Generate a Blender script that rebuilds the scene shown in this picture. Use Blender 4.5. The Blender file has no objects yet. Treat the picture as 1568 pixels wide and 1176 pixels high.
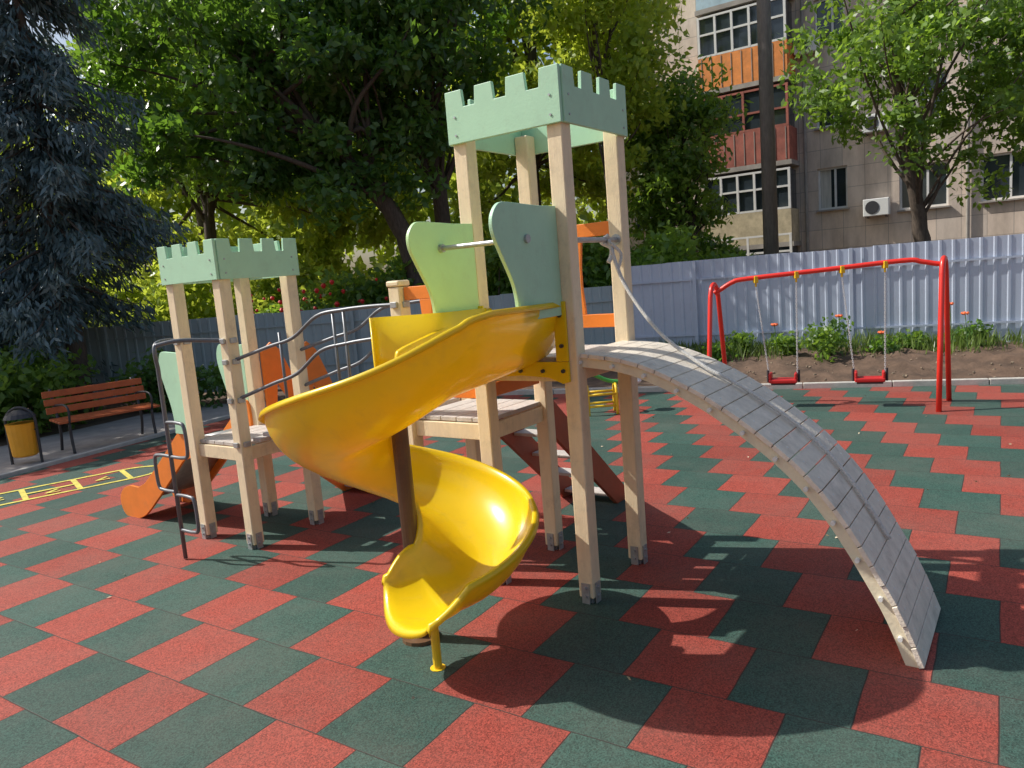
import bpy, math, random
import numpy as np
from mathutils import Vector, Matrix
random.seed(7); rng=np.random.default_rng(7)
sc=bpy.context.scene
sc.view_settings.view_transform='Standard'
sc.view_settings.look='None'
sc.view_settings.exposure=0

# ---------------------------------------------------------------- materials
def mat(name, col, rough=0.6, var=0.15, scale=6.0, bump=0.0, bscale=60, metal=0.0, coat=0.0, transl=0.0, tcol=None, stretch=None, spec=0.5, dirt=0.0):
    m=bpy.data.materials.new(name); m.use_nodes=True
    nt=m.node_tree; N=nt.nodes; L=nt.links
    b=N['Principled BSDF']; out=N['Material Output']
    tc=N.new('ShaderNodeTexCoord'); src=tc.outputs['Object']
    if stretch:
        mp=N.new('ShaderNodeMapping'); mp.inputs['Scale'].default_value=stretch
        L.new(src,mp.inputs['Vector']); src=mp.outputs['Vector']
    n=N.new('ShaderNodeTexNoise'); n.inputs['Scale'].default_value=scale; n.inputs['Detail'].default_value=6
    n.inputs['Roughness'].default_value=0.65
    L.new(src,n.inputs['Vector'])
    r=N.new('ShaderNodeValToRGB')
    r.color_ramp.elements[0].position=0.3; r.color_ramp.elements[1].position=0.7
    r.color_ramp.elements[0].color=tuple(max(0,c*(1-var)) for c in col)+(1,)
    r.color_ramp.elements[1].color=tuple(min(1,c*(1+var)) for c in col)+(1,)
    L.new(n.outputs['Fac'],r.inputs['Fac']); cout=r.outputs['Color']
    if dirt>0:
        n3=N.new('ShaderNodeTexNoise'); n3.inputs['Scale'].default_value=9; n3.inputs['Detail'].default_value=9; n3.inputs['Roughness'].default_value=0.75
        L.new(tc.outputs['Object'],n3.inputs['Vector'])
        mr=N.new('ShaderNodeMapRange'); mr.inputs[1].default_value=0.52; mr.inputs[2].default_value=0.78; mr.inputs[3].default_value=0; mr.inputs[4].default_value=dirt
        L.new(n3.outputs['Fac'],mr.inputs[0])
        md=N.new('ShaderNodeMixRGB'); md.inputs[2].default_value=(0.20,0.16,0.12,1)
        L.new(mr.outputs[0],md.inputs[0]); L.new(cout,md.inputs[1]); cout=md.outputs[0]
    L.new(cout,b.inputs['Base Color'])
    b.inputs['Roughness'].default_value=rough; b.inputs['Metallic'].default_value=metal
    b.inputs['Coat Weight'].default_value=coat; b.inputs['Specular IOR Level'].default_value=spec
    if bump>0:
        n2=N.new('ShaderNodeTexNoise'); n2.inputs['Scale'].default_value=bscale; n2.inputs['Detail'].default_value=4
        L.new(src,n2.inputs['Vector'])
        bp=N.new('ShaderNodeBump'); bp.inputs['Strength'].default_value=bump; bp.inputs['Distance'].default_value=0.01
        L.new(n2.outputs['Fac'],bp.inputs['Height']); L.new(bp.outputs['Normal'],b.inputs['Normal'])
    if transl>0:
        t=N.new('ShaderNodeBsdfTranslucent'); t.inputs['Color'].default_value=tuple(tcol or col)+(1,)
        mx=N.new('ShaderNodeMixShader'); mx.inputs[0].default_value=transl
        L.new(b.outputs[0],mx.inputs[1]); L.new(t.outputs[0],mx.inputs[2]); L.new(mx.outputs[0],out.inputs['Surface'])
    return m

def leafmat(name, dark, light, tcol, tr=0.4):
    m=bpy.data.materials.new(name); m.use_nodes=True
    nt=m.node_tree; N=nt.nodes; L=nt.links
    b=N['Principled BSDF']; out=N['Material Output']
    at=N.new('ShaderNodeAttribute'); at.attribute_name='val'
    r=N.new('ShaderNodeValToRGB'); r.color_ramp.elements[0].color=dark+(1,); r.color_ramp.elements[1].color=light+(1,)
    L.new(at.outputs['Fac'],r.inputs['Fac']); L.new(r.outputs['Color'],b.inputs['Base Color'])
    b.inputs['Roughness'].default_value=0.38; b.inputs['Specular IOR Level'].default_value=0.55
    t=N.new('ShaderNodeBsdfTranslucent')
    r2=N.new('ShaderNodeValToRGB'); r2.color_ramp.elements[0].color=tuple(c*0.5 for c in tcol)+(1,); r2.color_ramp.elements[1].color=tcol+(1,)
    L.new(at.outputs['Fac'],r2.inputs['Fac']); L.new(r2.outputs['Color'],t.inputs['Color'])
    mx=N.new('ShaderNodeMixShader'); mx.inputs[0].default_value=tr
    L.new(b.outputs[0],mx.inputs[1]); L.new(t.outputs[0],mx.inputs[2]); L.new(mx.outputs[0],out.inputs['Surface'])
    return m

M={}
M['post']=mat('painted_cream_wood',(0.82,0.67,0.45),0.5,0.08,5,0.2,40,stretch=(6,6,1),dirt=.35)
M['mint']=mat('mint_green_board',(0.43,0.70,0.49),0.5,0.05,4,0.08,80,dirt=.2)
M['mint_lit']=mat('sunlit_mint_board',(0.50,0.74,0.38),0.45,0.05,4,0.08,80,dirt=.15)  # mint board with sun and yellow slide reflection put into its colour
M['orange']=mat('orange_board',(0.82,0.22,0.025),0.45,0.10,6,0.1,80,dirt=.2)
M['brown']=mat('red_brown_board',(0.34,0.07,0.028),0.5,0.15,6,0.1,80,dirt=.2)
M['ramp']=mat('weathered_ramp_slat',(0.76,0.68,0.57),0.6,0.15,14,0.3,90,dirt=.45)
M['rampside']=mat('ramp_side_beam',(0.78,0.69,0.50),0.6,0.12,9,0.2,60,dirt=.4)
M['deck']=mat('grey_deck_board',(0.55,0.50,0.46),0.7,0.15,10,0.3,60,dirt=.4)
M['yellow']=mat('yellow_fibreglass',(0.93,0.69,0.013),0.27,0.06,2.5,0.04,12,coat=0.35,transl=0.25,tcol=(1.0,0.70,0.01),dirt=.22)
M['yellowbox']=mat('yellow_paint',(0.85,0.55,0.02),0.4,0.06,5,dirt=.3)
M['steel']=mat('grey_tube_steel',(0.15,0.16,0.18),0.4,0.15,20,metal=0.3)
M['galv']=mat('galvanised_steel',(0.42,0.43,0.44),0.45,0.15,20,metal=0.6)
M['chain']=mat('zinc_chain',(0.62,0.63,0.64),0.4,0.1,20,metal=0.3)
M['bolt']=mat('white_bolt_cap',(0.75,0.75,0.72),0.4,0.03,5)
M['dark']=mat('dark_metal',(0.045,0.045,0.05),0.5,0.2,10)
M['pole']=mat('shaded_orange_pole',(0.13,0.07,0.035),0.45,0.2,10)  # orange pole steel, its shade put into the dark brown colour
M['red']=mat('red_gloss_paint',(0.78,0.035,0.02),0.3,0.06,8,coat=0.3)
M['seat']=mat('red_rubber_seat',(0.55,0.02,0.02),0.5,0.1,8)
M['rope']=mat('white_rope',(0.70,0.68,0.64),0.85,0.2,120,0.8,250)
M['bark']=mat('tree_bark',(0.10,0.075,0.058),0.9,0.4,7,1.0,18,stretch=(4,4,1))
M['fence']=mat('blue_grey_sheet_metal',(0.50,0.56,0.68),0.45,0.06,1.2,0.0,metal=0.0,dirt=.2)
M['fence2']=mat('grey_sheet_metal',(0.36,0.43,0.45),0.5,0.12,1.2)
M['kerb']=mat('concrete_kerb',(0.50,0.48,0.44),0.85,0.15,12,0.4,80)
M['clod']=mat('soil_clod',(0.22,0.17,0.12),0.95,0.3,12,0.4,80)
M['paving']=mat('grey_paving',(0.36,0.33,0.31),0.9,0.2,4,0.4,60)
M['soil']=mat('dark_soil',(0.115,0.072,0.048),0.95,0.5,3,1.0,25)
M['white']=mat('white_plastic',(0.78,0.78,0.76),0.35,0.03,5)
M['greenp']=mat('green_paint',(0.08,0.42,0.08),0.4,0.05,5)
M['stem']=mat('green_stem',(0.08,0.16,0.04),0.6,0.1,5)
M['line']=mat('yellow_line_paint',(0.66,0.56,0.10),0.8,0.35,20,dirt=.5)
M['bin']=mat('bin_orange_yellow',(0.85,0.38,0.02),0.45,0.08,6)
M['benchw']=mat('bench_slat_varnish',(0.50,0.12,0.035),0.45,0.2,8,0.2,60)
M['upole']=mat('grey_wood_pole',(0.20,0.17,0.15),0.85,0.25,5,0.6,30,stretch=(5,5,1))
M['glass']=mat('window_glass',(0.03,0.04,0.05),0.08,0.5,0.7,spec=0.8)
M['curtain']=mat('window_curtain',(0.55,0.53,0.48),0.9,0.2,2,stretch=(8,8,.5))
M['frame']=mat('white_window_frame',(0.72,0.71,0.69),0.4,0.08,5)
M['balc_red']=mat('balcony_red_brown',(0.36,0.11,0.08),0.75,0.35,2.5,dirt=.5)
M['balc_or']=mat('balcony_orange',(0.76,0.26,0.06),0.65,0.25,2.5,dirt=.4)
M['balc_cr']=mat('balcony_cream',(0.50,0.42,0.28),0.75,0.3,2.5,dirt=.5)
M['balc_bl']=mat('balcony_pale_blue',(0.40,0.54,0.62),0.5,0.2,2,dirt=.3)
M['balc_gn']=mat('balcony_green',(0.25,0.40,0.24),0.6,0.2,2,dirt=.4)
M['slab']=mat('balcony_slab',(0.34,0.31,0.28),0.85,0.25,2,dirt=.4)
M['roof']=mat('roof_felt',(0.10,0.10,0.10),0.9,0.2,2)

def facade_mat():
    m=bpy.data.materials.new('tiled_facade'); m.use_nodes=True
    N=m.node_tree.nodes; L=m.node_tree.links; b=N['Principled BSDF']
    uv=N.new('ShaderNodeUVMap'); uv.uv_map='uv'
    br=N.new('ShaderNodeTexBrick'); br.offset=0; br.squash=1
    br.inputs['Scale'].default_value=1; br.inputs['Brick Width'].default_value=0.62; br.inputs['Row Height'].default_value=0.6
    br.inputs['Mortar Size'].default_value=0.009; br.inputs['Color1'].default_value=(0.80,0.65,0.53,1); br.inputs['Color2'].default_value=(0.68,0.58,0.50,1)
    br.inputs['Mortar'].default_value=(0.44,0.37,0.32,1)
    L.new(uv.outputs[0],br.inputs['Vector'])
    mp=N.new('ShaderNodeMapping'); mp.inputs['Scale'].default_value=(1.6,.45,1); L.new(uv.outputs[0],mp.inputs['Vector'])
    n=N.new('ShaderNodeTexNoise'); n.inputs['Scale'].default_value=0.9; n.inputs['Detail'].default_value=9; n.inputs['Roughness'].default_value=.7
    L.new(mp.outputs[0],n.inputs['Vector'])
    mx=N.new('ShaderNodeMixRGB'); mx.blend_type='MULTIPLY'; mx.inputs[0].default_value=0.75
    r=N.new('ShaderNodeValToRGB'); r.color_ramp.elements[0].position=0.32;r.color_ramp.elements[0].color=(0.52,0.50,0.48,1); r.color_ramp.elements[1].position=0.6
    L.new(n.outputs['Fac'],r.inputs['Fac']); L.new(br.outputs['Color'],mx.inputs[1]); L.new(r.outputs['Color'],mx.inputs[2])
    L.new(mx.outputs[0],b.inputs['Base Color']); b.inputs['Roughness'].default_value=0.85
    return m
M['facade']=facade_mat()

def tile_mat():
    m=bpy.data.materials.new('rubber_tiles'); m.use_nodes=True
    N=m.node_tree.nodes; L=m.node_tree.links; b=N['Principled BSDF']
    T=0.445; ang=math.radians(-33.4)
    e1=(math.cos(ang),math.sin(ang),0); e2=(-math.sin(ang),math.cos(ang),0)
    tc=N.new('ShaderNodeTexCoord')
    sub=N.new('ShaderNodeVectorMath'); sub.operation='SUBTRACT'; sub.inputs[1].default_value=(1.351,2.843,0)
    L.new(tc.outputs['Object'],sub.inputs[0])
    def dot(v):
        d=N.new('ShaderNodeVectorMath'); d.operation='DOT_PRODUCT'; d.inputs[1].default_value=tuple(c/T for c in v)
        L.new(sub.outputs[0],d.inputs[0]); return d.outputs['Value']
    def mt(op,a,bb=None,c=None):
        x=N.new('ShaderNodeMath'); x.operation=op
        for i,q in enumerate((a,bb,c)):
            if q is None: continue
            if isinstance(q,(int,float)): x.inputs[i].default_value=q
            else: L.new(q,x.inputs[i])
        return x.outputs[0]
    u=dot(e1); v=dot(e2)
    # slightly irregular joints
    nj=N.new('ShaderNodeTexNoise'); nj.inputs['Scale'].default_value=3.5; L.new(tc.outputs['Object'],nj.inputs['Vector'])
    wob=mt('MULTIPLY_ADD',nj.outputs['Fac'],0.03,-0.015)
    u=mt('ADD',u,wob); v=mt('ADD',v,wob)
    row=mt('FLOOR',v)
    us=mt('MULTIPLY_ADD',row,0.5,0.5); us=mt('ADD',u,us)
    col=mt('FLOOR',us)
    par=mt('FLOORED_MODULO',col,2.0)
    fu=mt('FRACT',us); fv=mt('FRACT',v)
    eu=mt('MINIMUM',fu,mt('SUBTRACT',1.0,fu)); ev=mt('MINIMUM',fv,mt('SUBTRACT',1.0,fv))
    e=mt('MINIMUM',eu,ev)
    cb=N.new('ShaderNodeCombineXYZ'); L.new(row,cb.inputs[0]); L.new(col,cb.inputs[1])
    wn=N.new('ShaderNodeTexWhiteNoise'); wn.noise_dimensions='2D'; L.new(cb.outputs[0],wn.inputs['Vector'])
    base=N.new('ShaderNodeMixRGB'); L.new(par,base.inputs[0])
    base.inputs[1].default_value=(0.285,0.052,0.036,1); base.inputs[2].default_value=(0.036,0.082,0.066,1)
    vr=mt('MULTIPLY_ADD',wn.outputs['Value'],0.30,0.85)
    mul=N.new('ShaderNodeVectorMath'); mul.operation='SCALE'; L.new(base.outputs[0],mul.inputs[0]); L.new(vr,mul.inputs['Scale'])
    vo=N.new('ShaderNodeTexVoronoi'); vo.inputs['Scale'].default_value=200; L.new(tc.outputs['Object'],vo.inputs['Vector'])
    g=N.new('ShaderNodeRGBToBW'); L.new(vo.outputs['Color'],g.inputs[0])
    gr=mt('MULTIPLY_ADD',g.outputs[0],1.3,0.38)
    mul2=N.new('ShaderNodeVectorMath'); mul2.operation='SCALE'; L.new(mul.outputs[0],mul2.inputs[0]); L.new(gr,mul2.inputs['Scale'])
    n=N.new('ShaderNodeTexNoise'); n.inputs['Scale'].default_value=1.1; n.inputs['Detail'].default_value=9; n.inputs['Roughness'].default_value=0.72
    L.new(tc.outputs['Object'],n.inputs['Vector'])
    df=N.new('ShaderNodeMapRange'); df.inputs[1].default_value=0.42; df.inputs[2].default_value=0.75; df.inputs[3].default_value=0.0; df.inputs[4].default_value=0.32
    L.new(n.outputs['Fac'],df.inputs[0])
    dm=N.new('ShaderNodeMixRGB'); L.new(df.outputs[0],dm.inputs[0]); L.new(mul2.outputs[0],dm.inputs[1]); dm.inputs[2].default_value=(0.19,0.155,0.13,1)
    jr=N.new('ShaderNodeMapRange'); jr.inputs[1].default_value=0.002; jr.inputs[2].default_value=0.009; L.new(e,jr.inputs[0])
    jm=N.new('ShaderNodeMixRGB'); L.new(jr.outputs[0],jm.inputs[0]); jm.inputs[1].default_value=(0.045,0.035,0.03,1); L.new(dm.outputs[0],jm.inputs[2])
    L.new(jm.outputs[0],b.inputs['Base Color']); b.inputs['Roughness'].default_value=0.75; b.inputs['Specular IOR Level'].default_value=0.35
    h=mt('ADD',mt('MULTIPLY',g.outputs[0],0.35),jr.outputs[0])
    bp=N.new('ShaderNodeBump'); bp.inputs['Strength'].default_value=0.6; bp.inputs['Distance'].default_value=0.003
    L.new(h,bp.inputs['Height']); L.new(bp.outputs['Normal'],b.inputs['Normal'])
    return m
M['tiles']=tile_mat()

# ---------------------------------------------------------------- mesh helpers
def empty(name, loc=(0,0,0)):
    o=bpy.data.objects.new(name,None); sc.collection.objects.link(o); o.location=(0,0,0); o.empty_display_size=0.2
    return o
def fin(name,V,F,m,parent=None,bevel=0,smooth=False,solid=0):
    me=bpy.data.meshes.new(name); me.from_pydata([tuple(v) for v in V],[],F)
    me.materials.append(m)
    me.update()
    o=bpy.data.objects.new(name,me); sc.collection.objects.link(o)
    if parent: o.parent=parent
    if smooth:
        for p in me.polygons: p.use_smooth=True
    if solid:
        s=o.modifiers.new('sol','SOLIDIFY'); s.thickness=solid; s.offset=0
    if bevel:
        b=o.modifiers.new('bev','BEVEL'); b.width=bevel; b.segments=2; b.limit_method='ANGLE'; b.angle_limit=math.radians(40)
    return o
class MB:
    def __init__(s): s.V=[]; s.F=[]
    def box(s,c,size,R=None):
        c=Vector(c); b=len(s.V)
        for x in (-.5,.5):
            for y in (-.5,.5):
                for z in (-.5,.5):
                    p=Vector((x*size[0],y*size[1],z*size[2]))
                    if R is not None: p=R@p
                    s.V.append(c+p)
        for f in ((0,1,3,2),(4,6,7,5),(0,4,5,1),(2,3,7,6),(0,2,6,4),(1,5,7,3)): s.F.append([b+i for i in f])
        return s
    def beam(s,p0,p1,w,h,up=(0,0,1)):
        p0=Vector(p0);p1=Vector(p1);d=(p1-p0); l=d.length; d.normalize(); up=Vector(up)
        y=up.cross(d)
        if y.length<1e-4: y=Vector((1,0,0))
        y.normalize(); z=d.cross(y)
        R=Matrix((d,y,z)).transposed()
        return s.box((p0+p1)/2,(l,w,h),R)
    def tube(s,pts,r,n=8,cap=True):
        pts=[Vector(p) for p in pts]
        rs=r if isinstance(r,(list,tuple)) else [r]*len(pts)
        b=len(s.V); ref=None
        for i,p in enumerate(pts):
            t=(pts[min(i+1,len(pts)-1)]-pts[max(i-1,0)]).normalized()
            if ref is None:
                ref=Vector((0,0,1)) if abs(t.z)<0.9 else Vector((1,0,0))
            x=(ref-t*ref.dot(t)).normalized(); ref=x; y=t.cross(x)
            for k in range(n):
                a=2*math.pi*k/n; s.V.append(p+(x*math.cos(a)+y*math.sin(a))*rs[i])
        for i in range(len(pts)-1):
            for k in range(n):
                k2=(k+1)%n; s.F.append([b+i*n+k,b+i*n+k2,b+(i+1)*n+k2,b+(i+1)*n+k])
        if cap:
            s.F.append([b+k for k in range(n)][::-1]); s.F.append([b+(len(pts)-1)*n+k for k in range(n)])
        return s
    def plate(s,out,O,U,Vv,th):
        O=Vector(O);U=Vector(U);Vv=Vector(Vv);Nn=U.cross(Vv).normalized(); b=len(s.V); n=len(out)
        for sg in (-.5,.5):
            for (x,y) in out: s.V.append(O+U*x+Vv*y+Nn*th*sg)
        s.F.append([b+i for i in range(n)][::-1]); s.F.append([b+n+i for i in range(n)])
        for i in range(n):
            j=(i+1)%n; s.F.append([b+i,b+j,b+n+j,b+n+i])
        return s
    def fin(s,name,m,parent=None,**k): return fin(name,s.V,s.F,m,parent,**k)

def catmull(P,n=8):
    P=[Vector(p) for p in P]; out=[]
    for i in range(len(P)-1):
        p0=P[max(i-1,0)];p1=P[i];p2=P[i+1];p3=P[min(i+2,len(P)-1)]
        for k in range(n):
            t=k/n
            out.append(0.5*((2*p1)+(-p0+p2)*t+(2*p0-5*p1+4*p2-p3)*t*t+(-p0+3*p1-3*p2+p3)*t**3))
    out.append(P[-1]); return out

# ---------------------------------------------------------------- camera
H=1.7; th=math.radians(8.02); ro=math.radians(4.62)
R0=Vector((1,0,0)); U0=Vector((0,math.sin(th),math.cos(th))); Fw=Vector((0,math.cos(th),-math.sin(th)))
xc=R0*math.cos(ro)-U0*math.sin(ro); yc=R0*math.sin(ro)+U0*math.cos(ro); zc=-Fw
cam=bpy.data.cameras.new('camera'); co=bpy.data.objects.new('camera',cam); sc.collection.objects.link(co)
mw=Matrix((xc,yc,zc)).transposed().to_4x4(); mw.translation=(0,0,H); co.matrix_world=mw
cam.sensor_width=36; cam.lens=36*1150/1568; cam.clip_end=2000; cam.clip_start=0.05
sc.camera=co

# ---------------------------------------------------------------- light
sd=Vector((-0.69,0.185,0.70)).normalized()
w=bpy.data.worlds.new('World'); sc.world=w; w.use_nodes=True
bg=w.node_tree.nodes['Background']; sky=w.node_tree.nodes.new('ShaderNodeTexSky'); sky.sky_type='NISHITA'
sky.sun_disc=False; sky.sun_elevation=math.asin(sd.z); sky.sun_rotation=math.atan2(sd.x,sd.y)
sky.dust_density=3.0; sky.air_density=1.2
w.node_tree.links.new(sky.outputs[0],bg.inputs[0]); bg.inputs[1].default_value=0.125
sl=bpy.data.lights.new('sun','SUN'); sl.energy=5.0; sl.angle=math.radians(0.5); sl.color=(1,0.96,0.88)
so=bpy.data.objects.new('sun',sl); sc.collection.objects.link(so); so.rotation_euler=sd.to_track_quat('Z','Y').to_euler(); so.location=(-20,5,20)

# ---------------------------------------------------------------- ground
fin('ground',[(-400,-400,0),(400,-400,0),(400,400,0),(-400,400,0)],[[0,1,2,3]],M['soil'])
fin('playground_rubber_tiles',[(-11.2,-4,0.012),(14,-4,0.012),(14,5.42,0.012),(3.68,9.42,0.012),(-3.5,12.15,0.012),(-5.54,7.84,0.012)],[[0,1,2,3,4,5]],M['tiles'])
fin('paved_path',[(-14.5,-4,0.006),(-11.26,-4,0.006),(-5.6,7.87,0.006),(-3.56,12.2,0.006),(-5.6,12.6,0.006),(-8.0,7.9,0.006)],[[0,1,2,3,4,5]],M['paving'])
k=MB()
pts=[(14.2,5.40),(3.70,9.46),(-3.55,12.22)]
for a_,b_ in zip(pts[:-1],pts[1:]):
    A_=Vector((a_[0],a_[1],0.03)); B_=Vector((b_[0],b_[1],0.03)); n_=int((B_-A_).length/1.0)
    for i in range(n_): k.beam(A_.lerp(B_,i/n_),A_.lerp(B_,(i+.992)/n_),0.08,0.10)
k.beam((-3.57,12.2,0.02),(-5.6,7.86,0.02),0.07,0.06); k.beam((-5.6,7.86,0.02),(-11.2,-4,0.02),0.07,0.06)
k.fin('concrete_kerb',M['kerb'],bevel=0.008)

hs=MB()
p0=Vector((-4.05,7.60,0.017)); d=Vector((-0.80,-0.60,0)).normalized(); s_=Vector((-d.y,d.x,0))
def strip(A,B,wd=0.05):
    A=Vector(A);B=Vector(B);t=(B-A).normalized();q=Vector((-t.y,t.x,0))*wd/2;b=len(hs.V)
    hs.V+= [A+q,A-q,B-q,B+q]; hs.F.append([b,b+1,b+2,b+3])
W_=0.27
strip(p0+s_*W_,p0+s_*W_+d*4.0); strip(p0-s_*W_,p0-s_*W_+d*4.0)
for i in range(9):
    z=Vector((0,0,0.001))
    strip(p0-s_*(W_-.02)+d*(0.0+i*0.45)+z,p0+s_*(W_-.02)+d*(i*0.45)+z)
    if i%2==1: strip(p0+d*(i*.45+.02)+z*2,p0+d*(i*.45+.43)+z*2)
    c=p0+d*(i*.45+.22)+s_*(.12 if i%2 else 0)+z*3
    strip(c-s_*.06-d*.05,c+s_*.05+d*.06,.035); strip(c+s_*.05+d*.06+z,c+s_*.06-d*.06+z,.03)
pr=None
for i in range(13):
    a_=math.pi*i/12; q=p0+s_*W_*math.cos(a_)-d*W_*1.3*math.sin(a_)
    if pr is not None: strip(pr,q)
    pr=q
hs.fin('hopscotch_markings',M['line'])

# ---------------------------------------------------------------- play structure
PS=empty('playground_climbing_structure')
A=math.radians(54.5); av=Vector((math.cos(A),math.sin(A),0)); bv=Vector((-math.sin(A),math.cos(A),0)); ZZ=Vector((0,0,1))
O=Vector((0.319,3.71,0)); S=0.57
RZ=Matrix.Rotation(A,3,'Z')
def W(x,y,z): return O+av*x+bv*y+ZZ*z
def lerp(a,b,t): return a+(b-a)*t
PW=0.085
def post(name,x,y,h):
    MB().box(W(x,y,h/2+0.02),(PW,PW,h-0.04),RZ).fin(name,M['post'],PS,bevel=0.007)
    f=MB(); f.box(W(x-PW/2-.004,y,.06),(.006,.045,.12),RZ); f.box(W(x,y-PW/2-.004,.06),(.045,.006,.12),RZ)
    f.box(W(x,y,.018),(.06,.06,.03),RZ)
    for zz in (.05,.095):
        f.tube([W(x-PW/2-.006,y,zz),W(x-PW/2-.016,y,zz)],.008,8); f.tube([W(x,y-PW/2-.006,zz),W(x,y-PW/2-.016,zz)],.008,8)
    f.fin(name+'_foot_bracket',M['galv'],PS)
def crown(prefix,x0,y0,s,z0,z1):
    e=PW/2+0.012; wd=s+2*e; hb=z1-0.085
    def outline(wd):
        m=wd*0.155; g=(wd-4*m)/3; o=[(0,z0),(wd,z0)]
        x=wd
        for i in range(4):
            o+= [(x,z1),(x-m,z1)]
            if i<3: o+=[(x-m-0.008,hb),(x-m-g+0.008,hb)]
            x-=m+g
        o[-1]=(0,z1); return o
    MB().plate(outline(wd),W(x0-e,y0-e-.001,0),bv,ZZ,0.02).fin(prefix+'_crown_front_left',M['mint'],PS,bevel=.003)
    MB().plate(outline(wd),W(x0+s+e,y0-e,0),bv,ZZ,0.02).fin(prefix+'_crown_back_right',M['mint'],PS,bevel=.003)
    MB().plate(outline(wd-0.024),W(x0-e+.012,y0-e,0),av,ZZ,0.02).fin(prefix+'_crown_front_right',M['mint'],PS,bevel=.003)
    MB().plate(outline(wd-0.024),W(x0-e+.012,y0+s+e,0),av,ZZ,0.02).fin(prefix+'_crown_back_left',M['mint'],PS,bevel=.003)
    f=MB()
    for yy in (y0,y0+s):
        for zz in (z0+.04,z0+.13):
            f.tube([W(x0-e-.010,yy,zz),W(x0-e-.014,yy,zz)],.006,8)
    for xx in (x0,x0+s):
        for zz in (z0+.04,z0+.13):
            f.tube([W(xx,y0-e-.010,zz),W(xx,y0-e-.014,zz)],.006,8)
    f.fin(prefix+'_crown_bolts',M['galv'],PS)
def deck(name,x0,y0,sx,sy,z):
    f=MB(); n=int(sy/0.095)
    for i in range(n):
        f.box(W(x0+sx/2,y0+(i+.5)*sy/n,z-.012),(sx,sy/n-.006,.024),RZ)
    f.fin(name+'_boards',M['deck'],PS,bevel=.003)
    f=MB()
    f.box(W(x0+sx/2,y0+.0,z-.075),(sx-PW,.03,.09),RZ); f.box(W(x0+sx/2,y0+sy,z-.075),(sx-PW,.03,.09),RZ)
    f.box(W(x0,y0+sy/2,z-.075),(.03,sy-PW,.09),RZ); f.box(W(x0+sx,y0+sy/2,z-.075),(.03,sy-PW,.09),RZ)
    f.fin(name+'_frame',M['post'],PS,bevel=.003)

for nm,x,y in (('front_post',0,0),('right_post',S,0),('left_post',0,S),('back_post',S,S)): post('tall_tower_'+nm,x,y,2.50)
crown('tall_tower',0,0,S,2.40,2.66)
deck('tall_tower_deck',0,0,S,S,1.285)
post('middle_platform_left_post',0,2*S,1.70); post('middle_platform_back_post',S,2*S,1.70)
deck('middle_platform_deck',0,S,S,S,0.95)
LX,LY,LS=-0.22,2.50,0.54
for nm,x,y in (('front_post',0,0),('right_post',LS,0),('left_post',0,LS),('back_post',LS,LS)): post('low_tower_'+nm,LX+x,LY+y,1.95)
crown('low_tower',LX,LY,LS,1.84,2.10)
deck('low_tower_deck',LX,LY,LS,LS,0.74)

def rounded_guard(name,o,dirv,z0,z1,L_,m):
    hh=z1-z0
    pts=[(0,0),(L_*0.74,0),(L_*0.72,hh*.12),(L_*.76,hh*.32),(L_*.90,hh*.56),(L_*1.0,hh*.74),(L_*1.0,hh*.88),(L_*.90,hh*.985),(L_*.76,hh*1.0),(L_*.3,hh*.985),(0,hh*.99)]
    ps=[Vector((p[0],p[1],0)) for p in pts]
    sm=[(0,0)]+[(q.x,q.y) for q in catmull(ps[1:9],6)]+[(pts[9]),(pts[10])]
    MB().plate(sm,o+ZZ*z0,dirv,ZZ,0.02).fin(name,m,PS,bevel=.003)
rounded_guard('slide_guard_board_left',W(-.045,S-.03,0),-av,1.50,2.0,.49,M['mint_lit'])
rounded_guard('slide_guard_board_right',W(-.045,.03,0),-av,1.50,2.03,.52,M['mint'])
rounded_guard('low_slide_guard_board_front',W(LX+.03,LY+LS+.045,0),bv,.76,1.37,.34,M['mint'])
rounded_guard('low_slide_guard_board_back',W(LX+LS-.03,LY+LS+.045,0),bv,.76,1.37,.34,M['mint'])
rounded_guard('ramp_guard_board',W(S+.045,0.06,0),av,.95,1.25,.20,M['mint'])
f=MB(); f.tube([W(-.32,S-.045,1.87),W(-.32,.015,1.87)],.012,10)
for yy in (S-.05,.02): f.tube([W(-.32,yy-.012,1.87),W(-.32,yy+.012,1.87)],.02,10)
f.tube([W(0,0.0,1.86),W(S,0,1.86)],.014,10)
for xx in (.045,S-.045): f.tube([W(xx,0,1.86),W(xx+.008,0,1.86)],.03,12)
f.fin('tall_tower_grab_bars',M['galv'],PS,smooth=False)

def orange_panel(name,P,Q,z0,z1,nm=1,m=None):
    f=MB(); f.beam(P+ZZ*z1,Q+ZZ*z1,.022,.075); f.beam(P+ZZ*z0,Q+ZZ*z0,.022,.075)
    for i in range(nm):
        t=(i+1)/(nm+1); c=P.lerp(Q,t)
        o=[(-.045,z0+.037),(.045,z0+.037),(.03,(z0+z1)/2-.05),(.03,(z0+z1)/2+.05),(.045,z1-.037),(-.045,z1-.037),(-.03,(z0+z1)/2+.05),(-.03,(z0+z1)/2-.05)]
        f.plate(o,c,(Q-P).normalized(),ZZ,.02)
    f.fin(name,m or M['orange'],PS,bevel=.003)
orange_panel('tall_tower_back_rail',W(S+.01,.05,0),W(S+.01,S-.05,0),1.42,1.93)
orange_panel('middle_platform_rail',W(0,S+.05,0),W(0,2*S-.05,0),1.10,1.66,2)
orange_panel('tall_tower_inner_rail',W(.05,S,0),W(S-.05,S,0),1.10,1.45,2)
MB().box(W(0,2*S,1.72),(.10,.10,.035),RZ).fin('middle_platform_post_cap',M['post'],PS,bevel=.01)

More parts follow.
